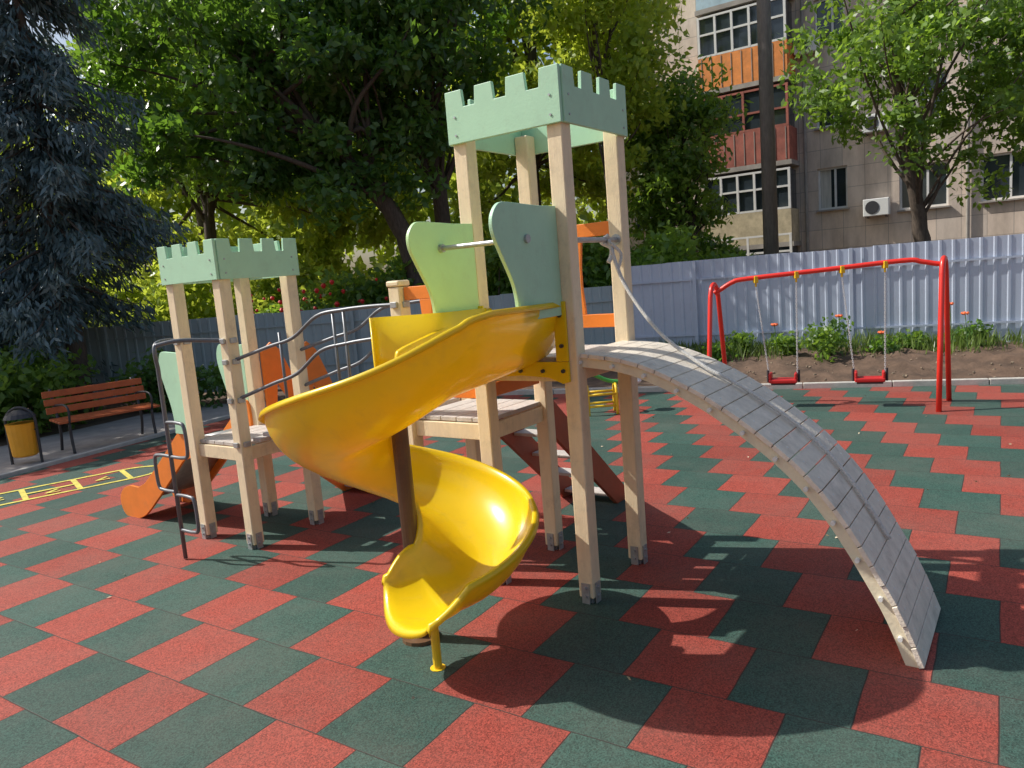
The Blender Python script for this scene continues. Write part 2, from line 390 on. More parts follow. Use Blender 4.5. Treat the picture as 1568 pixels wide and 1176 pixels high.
def stair(prefix,x,y0,y1,ztop,run,m,rail=False):
    f=MB()
    for yy in (y0,y1):
        o=[(0,ztop-.16),(0,ztop+.02),(.08,ztop+.02),(run+.05,.10),(run+.05,.0),(run-.08,.0)]
        f.plate(o,W(x,yy,0),av,ZZ,.03)
    f.fin(prefix+'_stringers',m,PS,bevel=.003)
    g=MB(); n=max(4,int(ztop/.18))
    for i in range(n):
        t=(i+.7)/n; g.box(W(x+.03+run*t,(y0+y1)/2,ztop*(1-t)+.01),(.13,abs(y1-y0)-.035,.022),RZ)
    g.fin(prefix+'_treads',M['deck'],PS,bevel=.003)
    if rail:
        f=MB()
        for yy in (y0,y1):
            o=[(0,ztop+.10),(0,ztop+.55),(.10,ztop+.62),(.18,ztop+.55),(.38,ztop+.10),(.46,ztop-.2),(.36,ztop-.25),(.28,ztop+.04),(.12,ztop+.30),(.09,ztop+.10)]
            f.plate(o,W(x,yy,0),av,ZZ,.02)
        f.fin(prefix+'_handrail_boards',M['orange'],PS,bevel=.003)
stair('middle_stair',S+.04,S+.06,2*S-.06,.95,1.0,M['brown'])
stair('low_stair',LX+LS+.04,LY+.06,LY+LS-.06,.74,.75,M['orange'],True)

f=MB()
for yy in (LX+.05,LX+LS-.05):
    o=[(0,.62),(0,.90),(.10,.92),(.25,.78),(.85,.32),(1.08,.28),(1.20,.24),(1.27,.15),(1.24,.04),(1.14,.0),(.98,.02),(.80,.12),(.25,.55)]
    o=[(q.x,q.y) for q in catmull([Vector((a_,b_,0)) for a_,b_ in o],3)]
    f.plate(o,W(yy,LY+LS+.03,0),bv,ZZ,.022)
f.fin('low_slide_side_boards',M['orange'],PS,bevel=.002)
cp=[(0,.73),(.12,.72),(.35,.55),(.7,.27),(.9,.17),(1.15,.13)]; V=[];F=[]
cc=catmull([Vector((p[0],p[1],0)) for p in cp],5)
for i,q in enumerate(cc):
    V+= [W(LX+.06,LY+LS+.03+q.x,q.y),W(LX+LS-.06,LY+LS+.03+q.x,q.y)]
    if i: b=2*i; F.append([b-2,b-1,b+1,b])
fin('low_slide_chute',V,F,M['galv'],PS,solid=.004,smooth=True)
f=MB(); f.tube([W(LX+.08,LY+LS+1.15,.0),W(LX+.08,LY+LS+1.12,.14)],.014,8); f.tube([W(LX+LS-.08,LY+LS+1.15,.0),W(LX+LS-.08,LY+LS+1.12,.14)],.014,8)
f.fin('low_slide_legs',M['galv'],PS)

cx,cy=LX-.36,LY+LS/2
f=MB()
f.tube(catmull([W(LX,LY+LS,1.44),W(cx+.15,cy+.1,1.47),W(cx,cy,1.45),W(cx,cy,1.30)],6)+[W(cx,cy,1.0),W(cx,cy,.02)],.014,8)
f.tube(catmull([W(LX,LY,1.44),W(cx+.12,cy-.1,1.47),W(cx,cy,1.45)],6),.014,8)
for z0,z1,sg in ((.95,.72,-1),(.72,.48,1),(.46,.22,-1)):
    q=bv*sg*.20
    f.tube(catmull([W(cx,cy,z0),W(cx,cy,z0)+q*.7,W(cx,cy,z0-.03)+q,W(cx,cy,z1+.03)+q,W(cx,cy,z1)+q*.7,W(cx,cy,z1)],6),.012,8)
f.fin('low_tower_pole_climber',M['steel'],PS,smooth=True)

f=MB(); br=MB()
for i in range(14):
    t=(i+.5)/14; y=lerp(2*S+.03,LY-.03,t); x0=lerp(0,LX,t)+.05; z=lerp(.95,.74,t)+.10*math.sin(math.pi*t)
    br.box(W(x0+.235,y,z),(.47,.082,.025),RZ)
br.fin('arched_bridge_slats',M['deck'],PS,bevel=.003)
for side in (0,1):
    xa=lambda t: lerp(0,LX,t)+(.0 if side==0 else lerp(S,LS,t))
    for zA,zB,bmp in ((1.60,1.30,.10),(1.42,1.04,.10)):
        P=[W(xa(t),lerp(2*S,LY,t),lerp(zA,zB,t)+bmp*math.sin(math.pi*t)*(1 if t<.6 else .2)) for t in (0,.15,.3,.45,.6,.75,.9,1)]
        f.tube(catmull(P,5),.012,8)
    for t in (.30,.36,.68):
        f.tube([W(xa(t),lerp(2*S,LY,t),lerp(.95,.74,t)+.05),W(xa(t),lerp(2*S,LY,t),lerp(1.6,1.30,t)+.08)],.010,8)
f.fin('arched_bridge_handrails',M['steel'],PS,smooth=True)
f=MB()
for x,y,zs in ((LX,LY,(1.44,1.3,1.04,.74)),(LX,LY+LS,(1.44,)),(0,2*S,(1.6,1.42))):
    for z in zs: f.box(W(x-PW/2-.008,y,z),(.016,.05,.035),RZ); f.box(W(x,y-PW/2-.008,z),(.05,.016,.035),RZ)
f.fin('tube_brackets',M['galv'],PS,bevel=.004)

# ---- climbing ramp
prof=catmull([Vector((-.0,1.30,0)),Vector((.35,1.245,0)),Vector((.75,1.05,0)),Vector((1.13,.735,0)),Vector((1.40,.31,0)),Vector((1.525,0.015,0))],30)
ds=[0]
for i in range(1,len(prof)): ds.append(ds[-1]+(prof[i]-prof[i-1]).length)
def at(s):
    s=max(0,min(ds[-1],s))
    x=np.interp(s,ds,[p.x for p in prof]); y=np.interp(s,ds,[p.y for p in prof])
    x2=np.interp(min(s+.01,ds[-1]),ds,[p.x for p in prof]); y2=np.interp(min(s+.01,ds[-1]),ds,[p.y for p in prof])
    x1=np.interp(max(s-.01,0),ds,[p.x for p in prof]); y1=np.interp(max(s-.01,0),ds,[p.y for p in prof])
    t=Vector((x2-x1,y2-y1)).normalized(); return x,y,t
f=MB(); bl=MB(); ns=24; sp=ds[-1]/ns
for i in range(ns):
    x,z,t=at((i+.5)*sp)
    T=(-bv*t.x+ZZ*t.y); Nn=av.cross(T).normalized()
    if Nn.z<0: Nn=-Nn
    R=Matrix((av,T,Nn)).transposed()
    jit=random.uniform(-.004,.004)
    c=W(S/2+jit,-x,z)
    f.box(c,(S+.03,sp-.004,.022),R)
    q=c-av*(S/2+.008)-Nn*.034
    if i%2==0: bl.tube([q,q-av*.020],.010,8)
    for xx in (-.22,.22): bl.tube([c+av*xx+Nn*.011,c+av*xx+Nn*.0125],.005,6)
f.fin('climbing_ramp_slats',M['ramp'],PS,bevel=.0025)
bl.fin('climbing_ramp_bolts',M['bolt'],PS)
f=MB()
for xx in (.012,S-.012):
    b=len(f.V); n=40
    for i in range(n+1):
        x,z,t=at(ds[-1]*i/n); T=(-bv*t.x+ZZ*t.y); Nn=av.cross(T).normalized()
        if Nn.z<0: Nn=-Nn
        for dx,dn in ((-.017,-.0115),(.017,-.0115),(.017,-.058),(-.017,-.058)):
            f.V.append(W(xx+dx,-x,z)+Nn*dn)
    for i in range(n):
        for k_ in range(4):
            k2=(k_+1)%4; f.F.append([b+i*4+k_,b+i*4+k2,b+(i+1)*4+k2,b+(i+1)*4+k_])
    f.F.append([b,b+3,b+2,b+1]); e=b+n*4; f.F.append([e,e+1,e+2,e+3])
f.fin('climbing_ramp_side_beams',M['rampside'],PS)
P=[W(S*.72,-.015,1.86),W(S*.70,-.10,1.62),W(S*.62,-.30,1.37)]
for s in np.linspace(.55,ds[-1]*.80,9):
    x,z,t=at(s); P.append(W(S*.55+.012*math.sin(s*7),-x,z)+Vector((0,0,.03))+(-bv)*0.012)
f=MB(); f.tube(catmull(P,6),.010,8)
f.tube(catmull([W(S*.72,-.02,1.88),W(S*.70,.02,1.85),W(S*.74,-.02,1.82),W(S*.72,-.03,1.78),W(S*.68,-.02,1.74)],5),.013,8)
f.tube(catmull([W(S*.70,-.03,1.84),W(S*.80,-.06,1.78),W(S*.76,-.05,1.70)],5),.009,8)
f.fin('climbing_rope',M['rope'],PS,smooth=True)

# ---- spiral slide
AX=Vector((-0.54,3.44,0))
V=[];F=[]; stations=[]
E0=W(.03,S/2,0); hs0=AX+Vector((math.cos(math.radians(-35.5)),math.sin(math.radians(-35.5)),0))*.315
xs=[35.5,48,65,90,135,180,225,270,315,360,400,420]
rim=[1.57,1.555,1.49,1.385,1.27,1.14,.97,.82,.70,.60,.51,.475]
hh=[.36,.36,.34,.31,.29,.285,.27,.26,.255,.25,.22,.195]
def sm(arr,x): return sum(float(np.interp(x+k_*6,xs,arr)) for k_ in (-2,-1,0,1,2))/5 if 50<x<405 else float(np.interp(x,xs,arr))
for i in range(12):
    t=i/12; p=E0.lerp(hs0,t); hd=(hs0-E0).normalized().lerp(-av,1-t).normalized()
    stations.append((p,hd,lerp(1.56,1.57,t),lerp(.31,.36,t),lerp(.225,.265,t),lerp(.95,.55,t),0))
NA=110
for i in range(NA):
    a_=lerp(-35.5,-420,i/(NA-1)); r=math.radians(a_); rd=np.interp(-a_,[35.5,360,420],[.315,.325,.32])
    p=AX+Vector((math.cos(r),math.sin(r),0))*rd; hd=Vector((math.sin(r),-math.cos(r),0))
    stations.append((p,hd,sm(rim,-a_),sm(hh,-a_),.265,np.interp(-a_,[35,120,200,300,400,420],[.55,.6,.75,.85,1.05,1.12]),0))
p,hd,rr,h_,hw,inn,_=stations[-1]
for i in range(1,11):
    t=i/10; stations.append((p+hd*.10*t-av*.04*t*t+Vector((-.025,0.02,0))*t,hd,lerp(rr,.345,t),lerp(h_,.075,t**1.2),lerp(.265,.235,t**3),lerp(1.12,1.7,t),.065*t*t))
K=19; prof2=[]
for j in range(K):
    t=-math.pi/2+math.pi*j/(K-1); prof2.append((math.sin(t),1-math.cos(t)))
for (p,hd,rr,h_,hw,inn,bow) in stations:
    side=Vector((-hd.y,hd.x,0)) # outer side of the clockwise turn
    fl=rr-h_
    row=[]
    hi=h_*inn
    row.append((-hw-.022,hi-.018)); row.append((-hw-.016,hi+.002))
    for (sx,sz) in prof2: row.append((hw*sx,(hi if sx<0 else h_)*sz**0.9))
    row.append((hw+.016,h_+.002)); row.append((hw+.024,h_-.02))
    for (x,z) in row: V.append(p+side*x+ZZ*(fl+z)+hd*bow*(1-min(1,(x/hw)**2)))
nr=K+4
for i in range(len(stations)-1):
    for j in range(nr-1): F.append([i*nr+j,i*nr+j+1,(i+1)*nr+j+1,(i+1)*nr+j])
b=len(V); i0=(len(stations)-1)*nr; hd=stations[-1][1]
for j in range(nr): V.append(V[i0+j]+hd*.022-ZZ*.006)
for j in range(nr): V.append(V[i0+j]+hd*.030-ZZ*.032)
for j in range(nr-1):
    F.append([i0+j,i0+j+1,b+j+1,b+j]); F.append([b+j,b+j+1,b+nr+j+1,b+nr+j])
fin('spiral_slide_chute',V,F,M['yellow'],PS,smooth=True,solid=.010)
wall=catmull([W(-.03,S-.07,0),W(-.22,S-.07,0),W(-.40,S-.05,0),AX+Vector((-.06,.23,0)),AX+Vector((-.115,.18,0))],6)
V=[];F=[]
for i,q in enumerate(wall):
    t=i/(len(wall)-1); V+=[q+ZZ*lerp(1.25,1.00,t),q+ZZ*(1.555+.01*t)]
    if i: b=2*i; F.append([b-2,b-1,b+1,b])
fin('spiral_slide_inner_wall',V,F,M['yellow'],PS,smooth=True,solid=.01)
f=MB(); o_=[(0,1.17),(.04,1.16),(.12,1.19),(S/2,1.20),(S-.12,1.19),(S-.04,1.16),(S,1.17),(S,1.27),(0,1.27)]
f.plate(o_,W(-.052,0,0),bv,ZZ,.014)
f.box(W(-.052,.035,1.42),(.014,.07,.296),RZ); f.box(W(-.052,S-.035,1.42),(.014,.07,.296),RZ)
f.fin('spiral_slide_flange',M['yellow'],PS,bevel=.003)
f=MB()
for yy in (.03,.15,S/2,S-.15,S-.03): f.tube([W(-.06,yy,1.225),W(-.072,yy,1.225)],.010,8)
for yy in (.03,S-.03):
    for zz in (1.35,1.5): f.tube([W(-.06,yy,zz),W(-.072,yy,zz)],.010,8)
f.fin('spiral_slide_bolts',M['dark'],PS)
f=MB(); f.tube([AX+ZZ*0,AX+ZZ*1.2],.040,16); f.tube([AX,AX+ZZ*.03],.09,16)
f.fin('spiral_slide_centre_pole',M['pole'],PS,smooth=False)
f=MB(); lg=Vector((-.43,3.14,0)); f.tube([lg,lg+ZZ*.272],.02,12); f.tube([lg,lg+ZZ*.015],.035,12)
f.fin('spiral_slide_exit_leg',M['yellowbox'],PS)

# ---------------------------------------------------------------- swing set
SW=empty('swing_set')
L0=Vector((2.21,8.42,0));L1=Vector((2.60,8.95,0));Rr0=Vector((4.30,7.47,0));Rr1=Vector((4.70,7.97,0))
Lt=(L0+L1)/2+ZZ*1.44; Rt=(Rr0+Rr1)/2+ZZ*1.55
f=MB()
for a_,b_,tp in ((L0,L1,Lt),(Rr0,Rr1,Rt)):
    dd=(b_-a_).normalized()
    P=[a_,a_.lerp(tp-dd*.10,.9),tp-dd*.075-ZZ*.04,tp,tp+dd*.075-ZZ*.04,b_.lerp(tp+dd*.10,.9),b_]
    P=[P[0]]+[P[0].lerp(P[1],.5)]+catmull(P[1:6],6)+[P[6]]
    f.tube(P,.027,12)
f.fin('a_frame_legs',M['red'],SW,smooth=True)
bd=(Rt-Lt)
P=[Lt-ZZ*.10,Lt+bd*.03-ZZ*.07,Lt+bd*.09+ZZ*.0,Lt+bd*.16+ZZ*.02,Lt+bd*.5+ZZ*.02,Lt+bd*.84+ZZ*.02,Lt+bd*.91-ZZ*.01,Lt+bd*.97-ZZ*.05,Rt-ZZ*.06]
f=MB(); f.tube(catmull(P,6),.026,12); f.fin('top_bar',M['red'],SW,smooth=True)
f=MB(); ch=MB(); st=MB(); sb=MB()
bdn=Vector((bd.x,bd.y,0)).normalized(); fr=Vector((bdn.y,-bdn.x,0))
for ta,tb in ((.20,.385),(.585,.765)):
    ca=Lt+bd*ta; cb_=Lt+bd*tb; sc_=(ca+cb_)/2+bdn*.05; sc_.z=.31
    for c,sg in ((ca,-1),(cb_,1)):
        f.box(c,(.045,.065,.075)); f.tube([c-ZZ*.035,c-ZZ*.08],.012,8)
        e=sc_+bdn*sg*.15+ZZ*.06
        n=50
        for i in range(n):
            q=(c-ZZ*.08).lerp(e,i/n); q2=(c-ZZ*.08).lerp(e,(i+1.25)/n)
            o_=bdn if i%2 else fr
            ch.tube([q+o_*.006,q2+o_*.006],.0038,4,False); ch.tube([q-o_*.006,q2-o_*.006],.0038,4,False)
    st.box(sc_,(.30,.18,.045),Matrix.Rotation(math.atan2(bdn.y,bdn.x),3,'Z'))
    for sg in (-1,1): st.beam(sc_+bdn*sg*.135-fr*.085+ZZ*.055,sc_+bdn*sg*.135+fr*.085+ZZ*.055,.03,.07)
    sb.box(sc_-ZZ*.034,(.26,.13,.02),Matrix.Rotation(math.atan2(bdn.y,bdn.x),3,'Z'))
    for sg in (-1,1): sb.beam(sc_+bdn*sg*.165-ZZ*.02,sc_+bdn*sg*.165+ZZ*.12,.02,.03)
f.fin('chain_hangers',M['yellowbox'],SW,bevel=.006); ch.fin('chains',M['chain'],SW); st.fin('seats',M['seat'],SW,bevel=.012); sb.fin('seat_brackets',M['dark'],SW,bevel=.004)

# ---------------------------------------------------------------- spring rider
SR=empty('spring_rocker_toy'); c=Vector((1.05,8.85,0))
f=MB()
for dx in (-.17,.17):
    f.tube(catmull([c+Vector((dx,-.12,0)),c+Vector((dx,-.11,.30)),c+Vector((dx,0,.36)),c+Vector((dx,.11,.30)),c+Vector((dx,.12,0))],5),.018,8)
for z in (.12,.26): f.tube([c+Vector((-.17,-.12,z)),c+Vector((.17,-.12,z))],.015,8); f.tube([c+Vector((-.17,.12,z)),c+Vector((.17,.12,z))],.015,8)
f.fin('frame',M['yellowbox'],SR,smooth=True)
f=MB(); f.tube(catmull([c+Vector((-.30,-.02,.45)),c+Vector((-.12,-.02,.50)),c+Vector((.1,0,.40)),c+Vector((.35,.02,.36))],5),.024,8)
f.tube([c+Vector((-.2,-.14,.50)),c+Vector((-.2,.14,.50))],.014,8)
f.fin('beam',M['greenp'],SR,smooth=True)
f=MB(); f.tube([c+Vector((.38,.02,.34)),c+Vector((.38,.02,.37)),c+Vector((.38,.02,.42))],[.09,.12,.08],14); f.fin('seat',M['white'],SR,bevel=.01)

# ---------------------------------------------------------------- bench + bin
BN=empty('park_bench')
p=Vector((-5.45,9.02,0)); q=Vector((-4.72,9.83,0)); d=(q-p).normalized(); bk=Vector((-d.y,d.x,0))
f=MB()
for i in range(4): f.beam(p-d*.06+bk*(.02+i*.095)+ZZ*(.40+.005*i),q+d*.06+bk*(.02+i*.095)+ZZ*(.40+.005*i),.08,.028)
for i in range(3): f.beam(p-d*.06+bk*(.40+i*.035)+ZZ*(.52+i*.10),q+d*.06+bk*(.40+i*.035)+ZZ*(.52+i*.10),.028,.082)
f.fin('slats',M['benchw'],BN,bevel=.006)
f=MB()
for e in (p+d*.05,q-d*.05):
    f.tube(catmull([e-bk*.03,e+bk*.0+ZZ*.2,e+bk*.0+ZZ*.38],4),.018,8)
    f.tube(catmull([e+bk*.42,e+bk*.36+ZZ*.2,e+bk*.37+ZZ*.38,e+bk*.43+ZZ*.55,e+bk*.52+ZZ*.78],4),.018,8)
    f.tube([e+ZZ*.375,e+bk*.37+ZZ*.375],.016,8)
    f.tube(catmull([e-bk*.02+ZZ*.38,e-bk*.04+ZZ*.55,e+bk*.1+ZZ*.60,e+bk*.40+ZZ*.58],4),.014,8)
f.fin('frame',M['dark'],BN,smooth=True)
TB=empty('litter_bin'); c=Vector((-5.74,8.66,0))
f=MB()
f.tube([c+ZZ*.10,c+ZZ*.12,c+ZZ*.47,c+ZZ*.49],[.12,.135,.155,.16],18,True); f.fin('bucket',M['bin'],TB,smooth=False)
f=MB()
for sg in (-1,1): f.tube([c+Vector((.175*sg,0,0)),c+Vector((.175*sg,0,.50))],.016,8)
P=[c+Vector((.175*math.cos(math.pi*i/10),0,.50+.17*math.sin(math.pi*i/10))) for i in range(11)]
f.tube(P,.016,8); f.tube([c+Vector((-.18,0,.40)),c+Vector((.18,0,.40))],.01,6)
f.tube([c+ZZ*.55,c+ZZ*.60,c+ZZ*.645],[.17,.14,.05],16)
f.fin('stand',M['dark'],TB)

# ---------------------------------------------------------------- fences
def fence(name,pts,h,m,mp,dep=.010):
    E=empty(name); V=[];F=[]; rails=MB(); posts=MB()
    for a_,b_ in zip(pts[:-1],pts[1:]):
        a_=Vector(a_+(0,));b_=Vector(b_+(0,)); l=(b_-a_).length; d=(b_-a_)/l; n=Vector((d.y,-d.x,0))
        if n.y>0: n=-n
        x=0; ks=[]
        while x<l:
            for dx,o in ((0,0),(.10,0),(.115,dep),(.145,dep),(.16,0)):
                if x+dx<l: ks.append((x+dx,o))
            x+=.175
        ks.append((l,0)); b=len(V)
        for x,o in ks:
            jz=.008*math.sin(int(x/1.05)*2.3)
            V.append(a_+d*x+n*o+ZZ*.04); V.append(a_+d*x+n*o+ZZ*(h+jz))
        for i in range(len(ks)-1): F.append([b+2*i,b+2*i+2,b+2*i+3,b+2*i+1])
        for z in (h*.28,h*.82): rails.beam(a_+n*.030+ZZ*z,b_+n*.030+ZZ*z,.02,.03)
        k_=0
        while k_<l: posts.box(a_+d*k_+n*.066+ZZ*h/2,(.05,.05,h),Matrix.Rotation(math.atan2(d.y,d.x),3,'Z')); k_+=2.4
    fin('sheeting',V,F,m,E,solid=.002); rails.fin('rails',mp,E); posts.fin('posts',mp,E)
fence('corrugated_metal_fence',[(16,6.4),(7.6,10.8),(2.1,13.3)],1.74,M['fence'],M['fence'])
fence('corrugated_metal_fence',[(2.0,13.42),(-5,13.9),(-18,14.2)],1.42,M['fence2'],M['fence2'])

# ---------------------------------------------------------------- foliage helpers
def leafmesh(name,C,D,Ln,Wd,val,m,parent=None):
    n=len(C); D=D/np.linalg.norm(D,axis=1,keepdims=True)
    r=rng.normal(size=(n,3)); Sx=np.cross(D,r); Sx/=np.linalg.norm(Sx,axis=1,keepdims=True)+1e-9
    Ln=np.asarray(Ln).reshape(-1,1)*np.ones((n,1)); Wd=np.asarray(Wd).reshape(-1,1)*np.ones((n,1))
    V=np.empty((n,4,3)); V[:,0]=C-D*Ln/2; V[:,1]=C+Sx*Wd/2-D*Ln*.08; V[:,2]=C+D*Ln/2; V[:,3]=C-Sx*Wd/2-D*Ln*.08
    me=bpy.data.meshes.new(name); me.vertices.add(4*n); me.vertices.foreach_set('co',V.ravel().astype(np.float32))
    me.loops.add(4*n); me.loops.foreach_set('vertex_index',np.arange(4*n,dtype=np.int32))
    me.polygons.add(n); me.polygons.foreach_set('loop_start',np.arange(0,4*n,4,dtype=np.int32))
    me.update(calc_edges=True)
    at_=me.attributes.new('val','FLOAT','FACE'); at_.data.foreach_set('value',np.clip(val,0,1).astype(np.float32))
    me.materials.append(m)
    o=bpy.data.objects.new(name,me); sc.collection.objects.link(o)
    if parent: o.parent=parent
    return o
def clump_leaves(CC,rc,nl,flat=.7):
    M_=len(CC); C=np.repeat(CC,nl,axis=0); n=len(C)
    dr=rng.normal(size=(n,3)); dr/=np.linalg.norm(dr,axis=1,keepdims=True)
    rad=(rng.random(n)**.55)*np.repeat(rc,nl); off=dr*rad[:,None]; off[:,2]*=flat
    D=rng.normal(size=(n,3))+dr*.6; D[:,2]-=.45
    v=np.repeat(rng.random(M_)*.5,nl)+rng.random(n)*.4+.1*(dr[:,2]>0)
    return C+off,D,v
LM={}
LM['dark']=leafmat('dark_leaves',(0.040,0.09,0.026),(0.12,0.23,0.055),(0.30,0.56,0.05),.42)
LM['mid']=leafmat('green_leaves',(0.07,0.14,0.03),(0.19,0.31,0.06),(0.45,0.70,0.07),.45)
LM['bright']=leafmat('sunlit_leaves',(0.15,0.25,0.03),(0.36,0.48,0.07),(0.80,0.92,0.10),.54)
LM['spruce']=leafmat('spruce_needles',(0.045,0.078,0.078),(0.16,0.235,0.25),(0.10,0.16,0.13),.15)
LM['grass']=leafmat('grass_blades',(0.06,0.11,0.02),(0.18,0.26,0.06),(0.3,0.42,0.08),.35)

def tree(name,base,trunk,cc,cr,ncl,nl,leaf,lm,tr=.2,rc=(.45,.95),nlimb=26,limb=.38):
    E=empty(name); cc=np.array(cc,float); cr=np.array(cr,float)
    d=rng.normal(size=(ncl,3)); d/=np.linalg.norm(d,axis=1,keepdims=True)
    lob=1+.2*np.sin(d[:,0]*5+cc[0])*np.cos(d[:,1]*4+d[:,2]*5+cc[1])
    CC=cc+d*cr*((rng.random(ncl)**.42)*lob)[:,None]
    CC=CC[CC[:,2]>base[2]+.8]
    rcs=rng.uniform(rc[0],rc[1],len(CC))
    C,D,v=clump_leaves(CC,rcs,nl)
    leafmesh('foliage',C,D,rng.uniform(.7,1.3,len(C))*leaf,rng.uniform(.4,.62,len(C))*leaf,v,lm,E)
    T=[Vector(base)]+[Vector(t) for t in trunk]; TT=catmull(T,6); n=len(TT)
    f=MB(); f.tube([p+Vector((random.uniform(-1,1),random.uniform(-1,1),0))*tr*.12 for p in TT],[tr*(1.25 if i==0 else 1)*(1-.72*i/(n-1)) for i in range(n)],10)
    idx=rng.choice(len(CC),min(nlimb,len(CC)),replace=False)
    for j in idx:
        q=Vector(CC[j]); k_=int(n*random.uniform(.35,.95)); s=TT[k_]
        if s.z>q.z: s=TT[int(n*.4)]
        mid=s.lerp(q,.35)+Vector((random.uniform(-.25,.25),random.uniform(-.3,.3),random.uniform(.0,.35)))
        mid2=s.lerp(q,.7)+Vector((random.uniform(-.25,.25),random.uniform(-.3,.3),random.uniform(-.1,.3)))
        r0=tr*limb*(1-.5*k_/n); f.tube(catmull([s,mid,mid2,q],4),[r0*(1-.88*i/12) for i in range(13)],6)
    f.fin('trunk_and_limbs',M['bark'],E,smooth=True)

def spruce(name,base,h,r,zlow,dens=1.0):
    E=empty(name); bx,by=base; f=MB(); n=14
    f.tube([Vector((bx+.05*math.sin(i),by,h*i/n)) for i in range(n+1)],[.17*(1-.93*i/n) for i in range(n+1)],9)
    Cs=[];Ds=[];Vs=[]
    z=zlow
    while z<h:
        t=(z-zlow)/(h-zlow); nb=int(7-3*t)
        for i in range(nb):
            a_=random.uniform(0,2*math.pi); Lb=r*(1-t)**.7*random.uniform(.5,1.15)+.15
            dr=np.array([math.cos(a_),math.sin(a_),0]); s=np.linspace(.12,1,int(11*dens*Lb)+4)
            zz=z-Lb*.55*s**1.3+Lb*.18*s**4
            P=np.stack([bx+dr[0]*Lb*s,by+dr[1]*Lb*s,zz],1)
            f.tube([Vector(p_) for p_ in P[::max(1,len(P)//5)]],[.025*(1-.16*k_) for k_ in range(len(P[::max(1,len(P)//5)]))],5,False)
            perp=np.array([-dr[1],dr[0],0]); bv_=random.random()*.45
            for p_,ss in zip(P,s):
                wdt=.24*Lb*(1-ss*.6)*.8+.08
                m_=int(16*dens)
                l=rng.uniform(-1,1,m_)
                C=p_+perp*(l*wdt)[:,None]; C[:,2]-=np.abs(l)*wdt*.4+rng.random(m_)**1.5*.40
                C+=rng.normal(size=C.shape)*.035
                Dd=dr*.5+perp*(l*.7)[:,None]+rng.normal(size=C.shape)*.4; Dd[:,2]-=.9
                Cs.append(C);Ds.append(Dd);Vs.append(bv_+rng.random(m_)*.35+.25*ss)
        z+=random.uniform(.24,.38)
    C=np.concatenate(Cs);D=np.concatenate(Ds);v=np.concatenate(Vs)
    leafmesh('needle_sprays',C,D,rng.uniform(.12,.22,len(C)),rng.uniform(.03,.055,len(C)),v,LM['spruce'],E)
    f.fin('trunk_and_branches',M['bark'],E,smooth=True)

spruce('spruce_tree',(-7.2,12.5),9.6,2.0,2.2)
spruce('spruce_tree',(-9.4,12.6),9.8,2.3,1.2)

tree('deciduous_tree',(-1.7,15.2,0),[(-1.8,15.2,2.4),(-2.6,15,3.9),(-3.9,14.8,5.4),(-4.8,14.8,7)],(-4.2,15,6.0),(3.5,2.0,3.0),105,210,.20,LM['dark'],.24)
tree('deciduous_tree',(-1.2,16.2,0),[(-1.2,16.2,3),(-1.2,16.2,5.5),(-1.0,16,8)],(-1.5,16,6.9),(2.2,1.8,3.0),70,210,.20,LM['dark'],.22)
tree('deciduous_tree',(-6.6,17.5,0),[(-6.6,17.5,3),(-6.4,17.5,5),(-6.2,17.5,8)],(-6.4,17.5,6.8),(2.4,1.6,3.0),60,180,.20,LM['mid'],.18)
tree('deciduous_tree',(1.0,20.5,0),[(1.0,20.5,4),(1.2,20.5,7),(1.3,20.5,11)],(1.4,20.5,7.8),(3.4,2.4,4.6),105,210,.24,LM['bright'],.24)
tree('deciduous_tree',(2.55,16.8,0),[(2.5,16.8,3),(2.4,16.8,5.5),(2.35,16.8,9)],(2.6,16.9,7.4),(1.4,1.3,3.7),60,190,.19,LM['bright'],.15,nlimb=18)
tree('deciduous_tree',(-8,21,0),[(-8,21,4),(-8,21,7),(-8,21,10)],(-6.5,21,5.8),(5,2.2,4.8),110,220,.25,LM['bright'],.25)
tree('deciduous_tree',(4.6,18.2,0),[(4.6,18.2,2),(4.5,18.2,4),(4.5,18.2,6)],(4.3,18.3,4.0),(1.1,1.1,2.5),48,200,.18,LM['mid'],.12,nlimb=16)
# right-hand trees past the fence
tree('deciduous_tree',(7.75,13.6,0),[(7.55,13.6,1.6),(7.35,13.5,2.6),(6.95,13.3,4.2),(6.8,13.2,6.5)],(7.4,13.2,5.1),(2.4,1.8,2.3),88,125,.14,LM['mid'],.17,rc=(.25,.62),nlimb=30,limb=.27)
tree('deciduous_tree',(10.6,13.2,0),[(10.5,13.2,2),(10.3,13.2,4),(10.2,13.2,6)],(9.9,13.0,4.2),(1.5,1.6,2.6),75,130,.15,LM['mid'],.16,rc=(.3,.65),limb=.27)
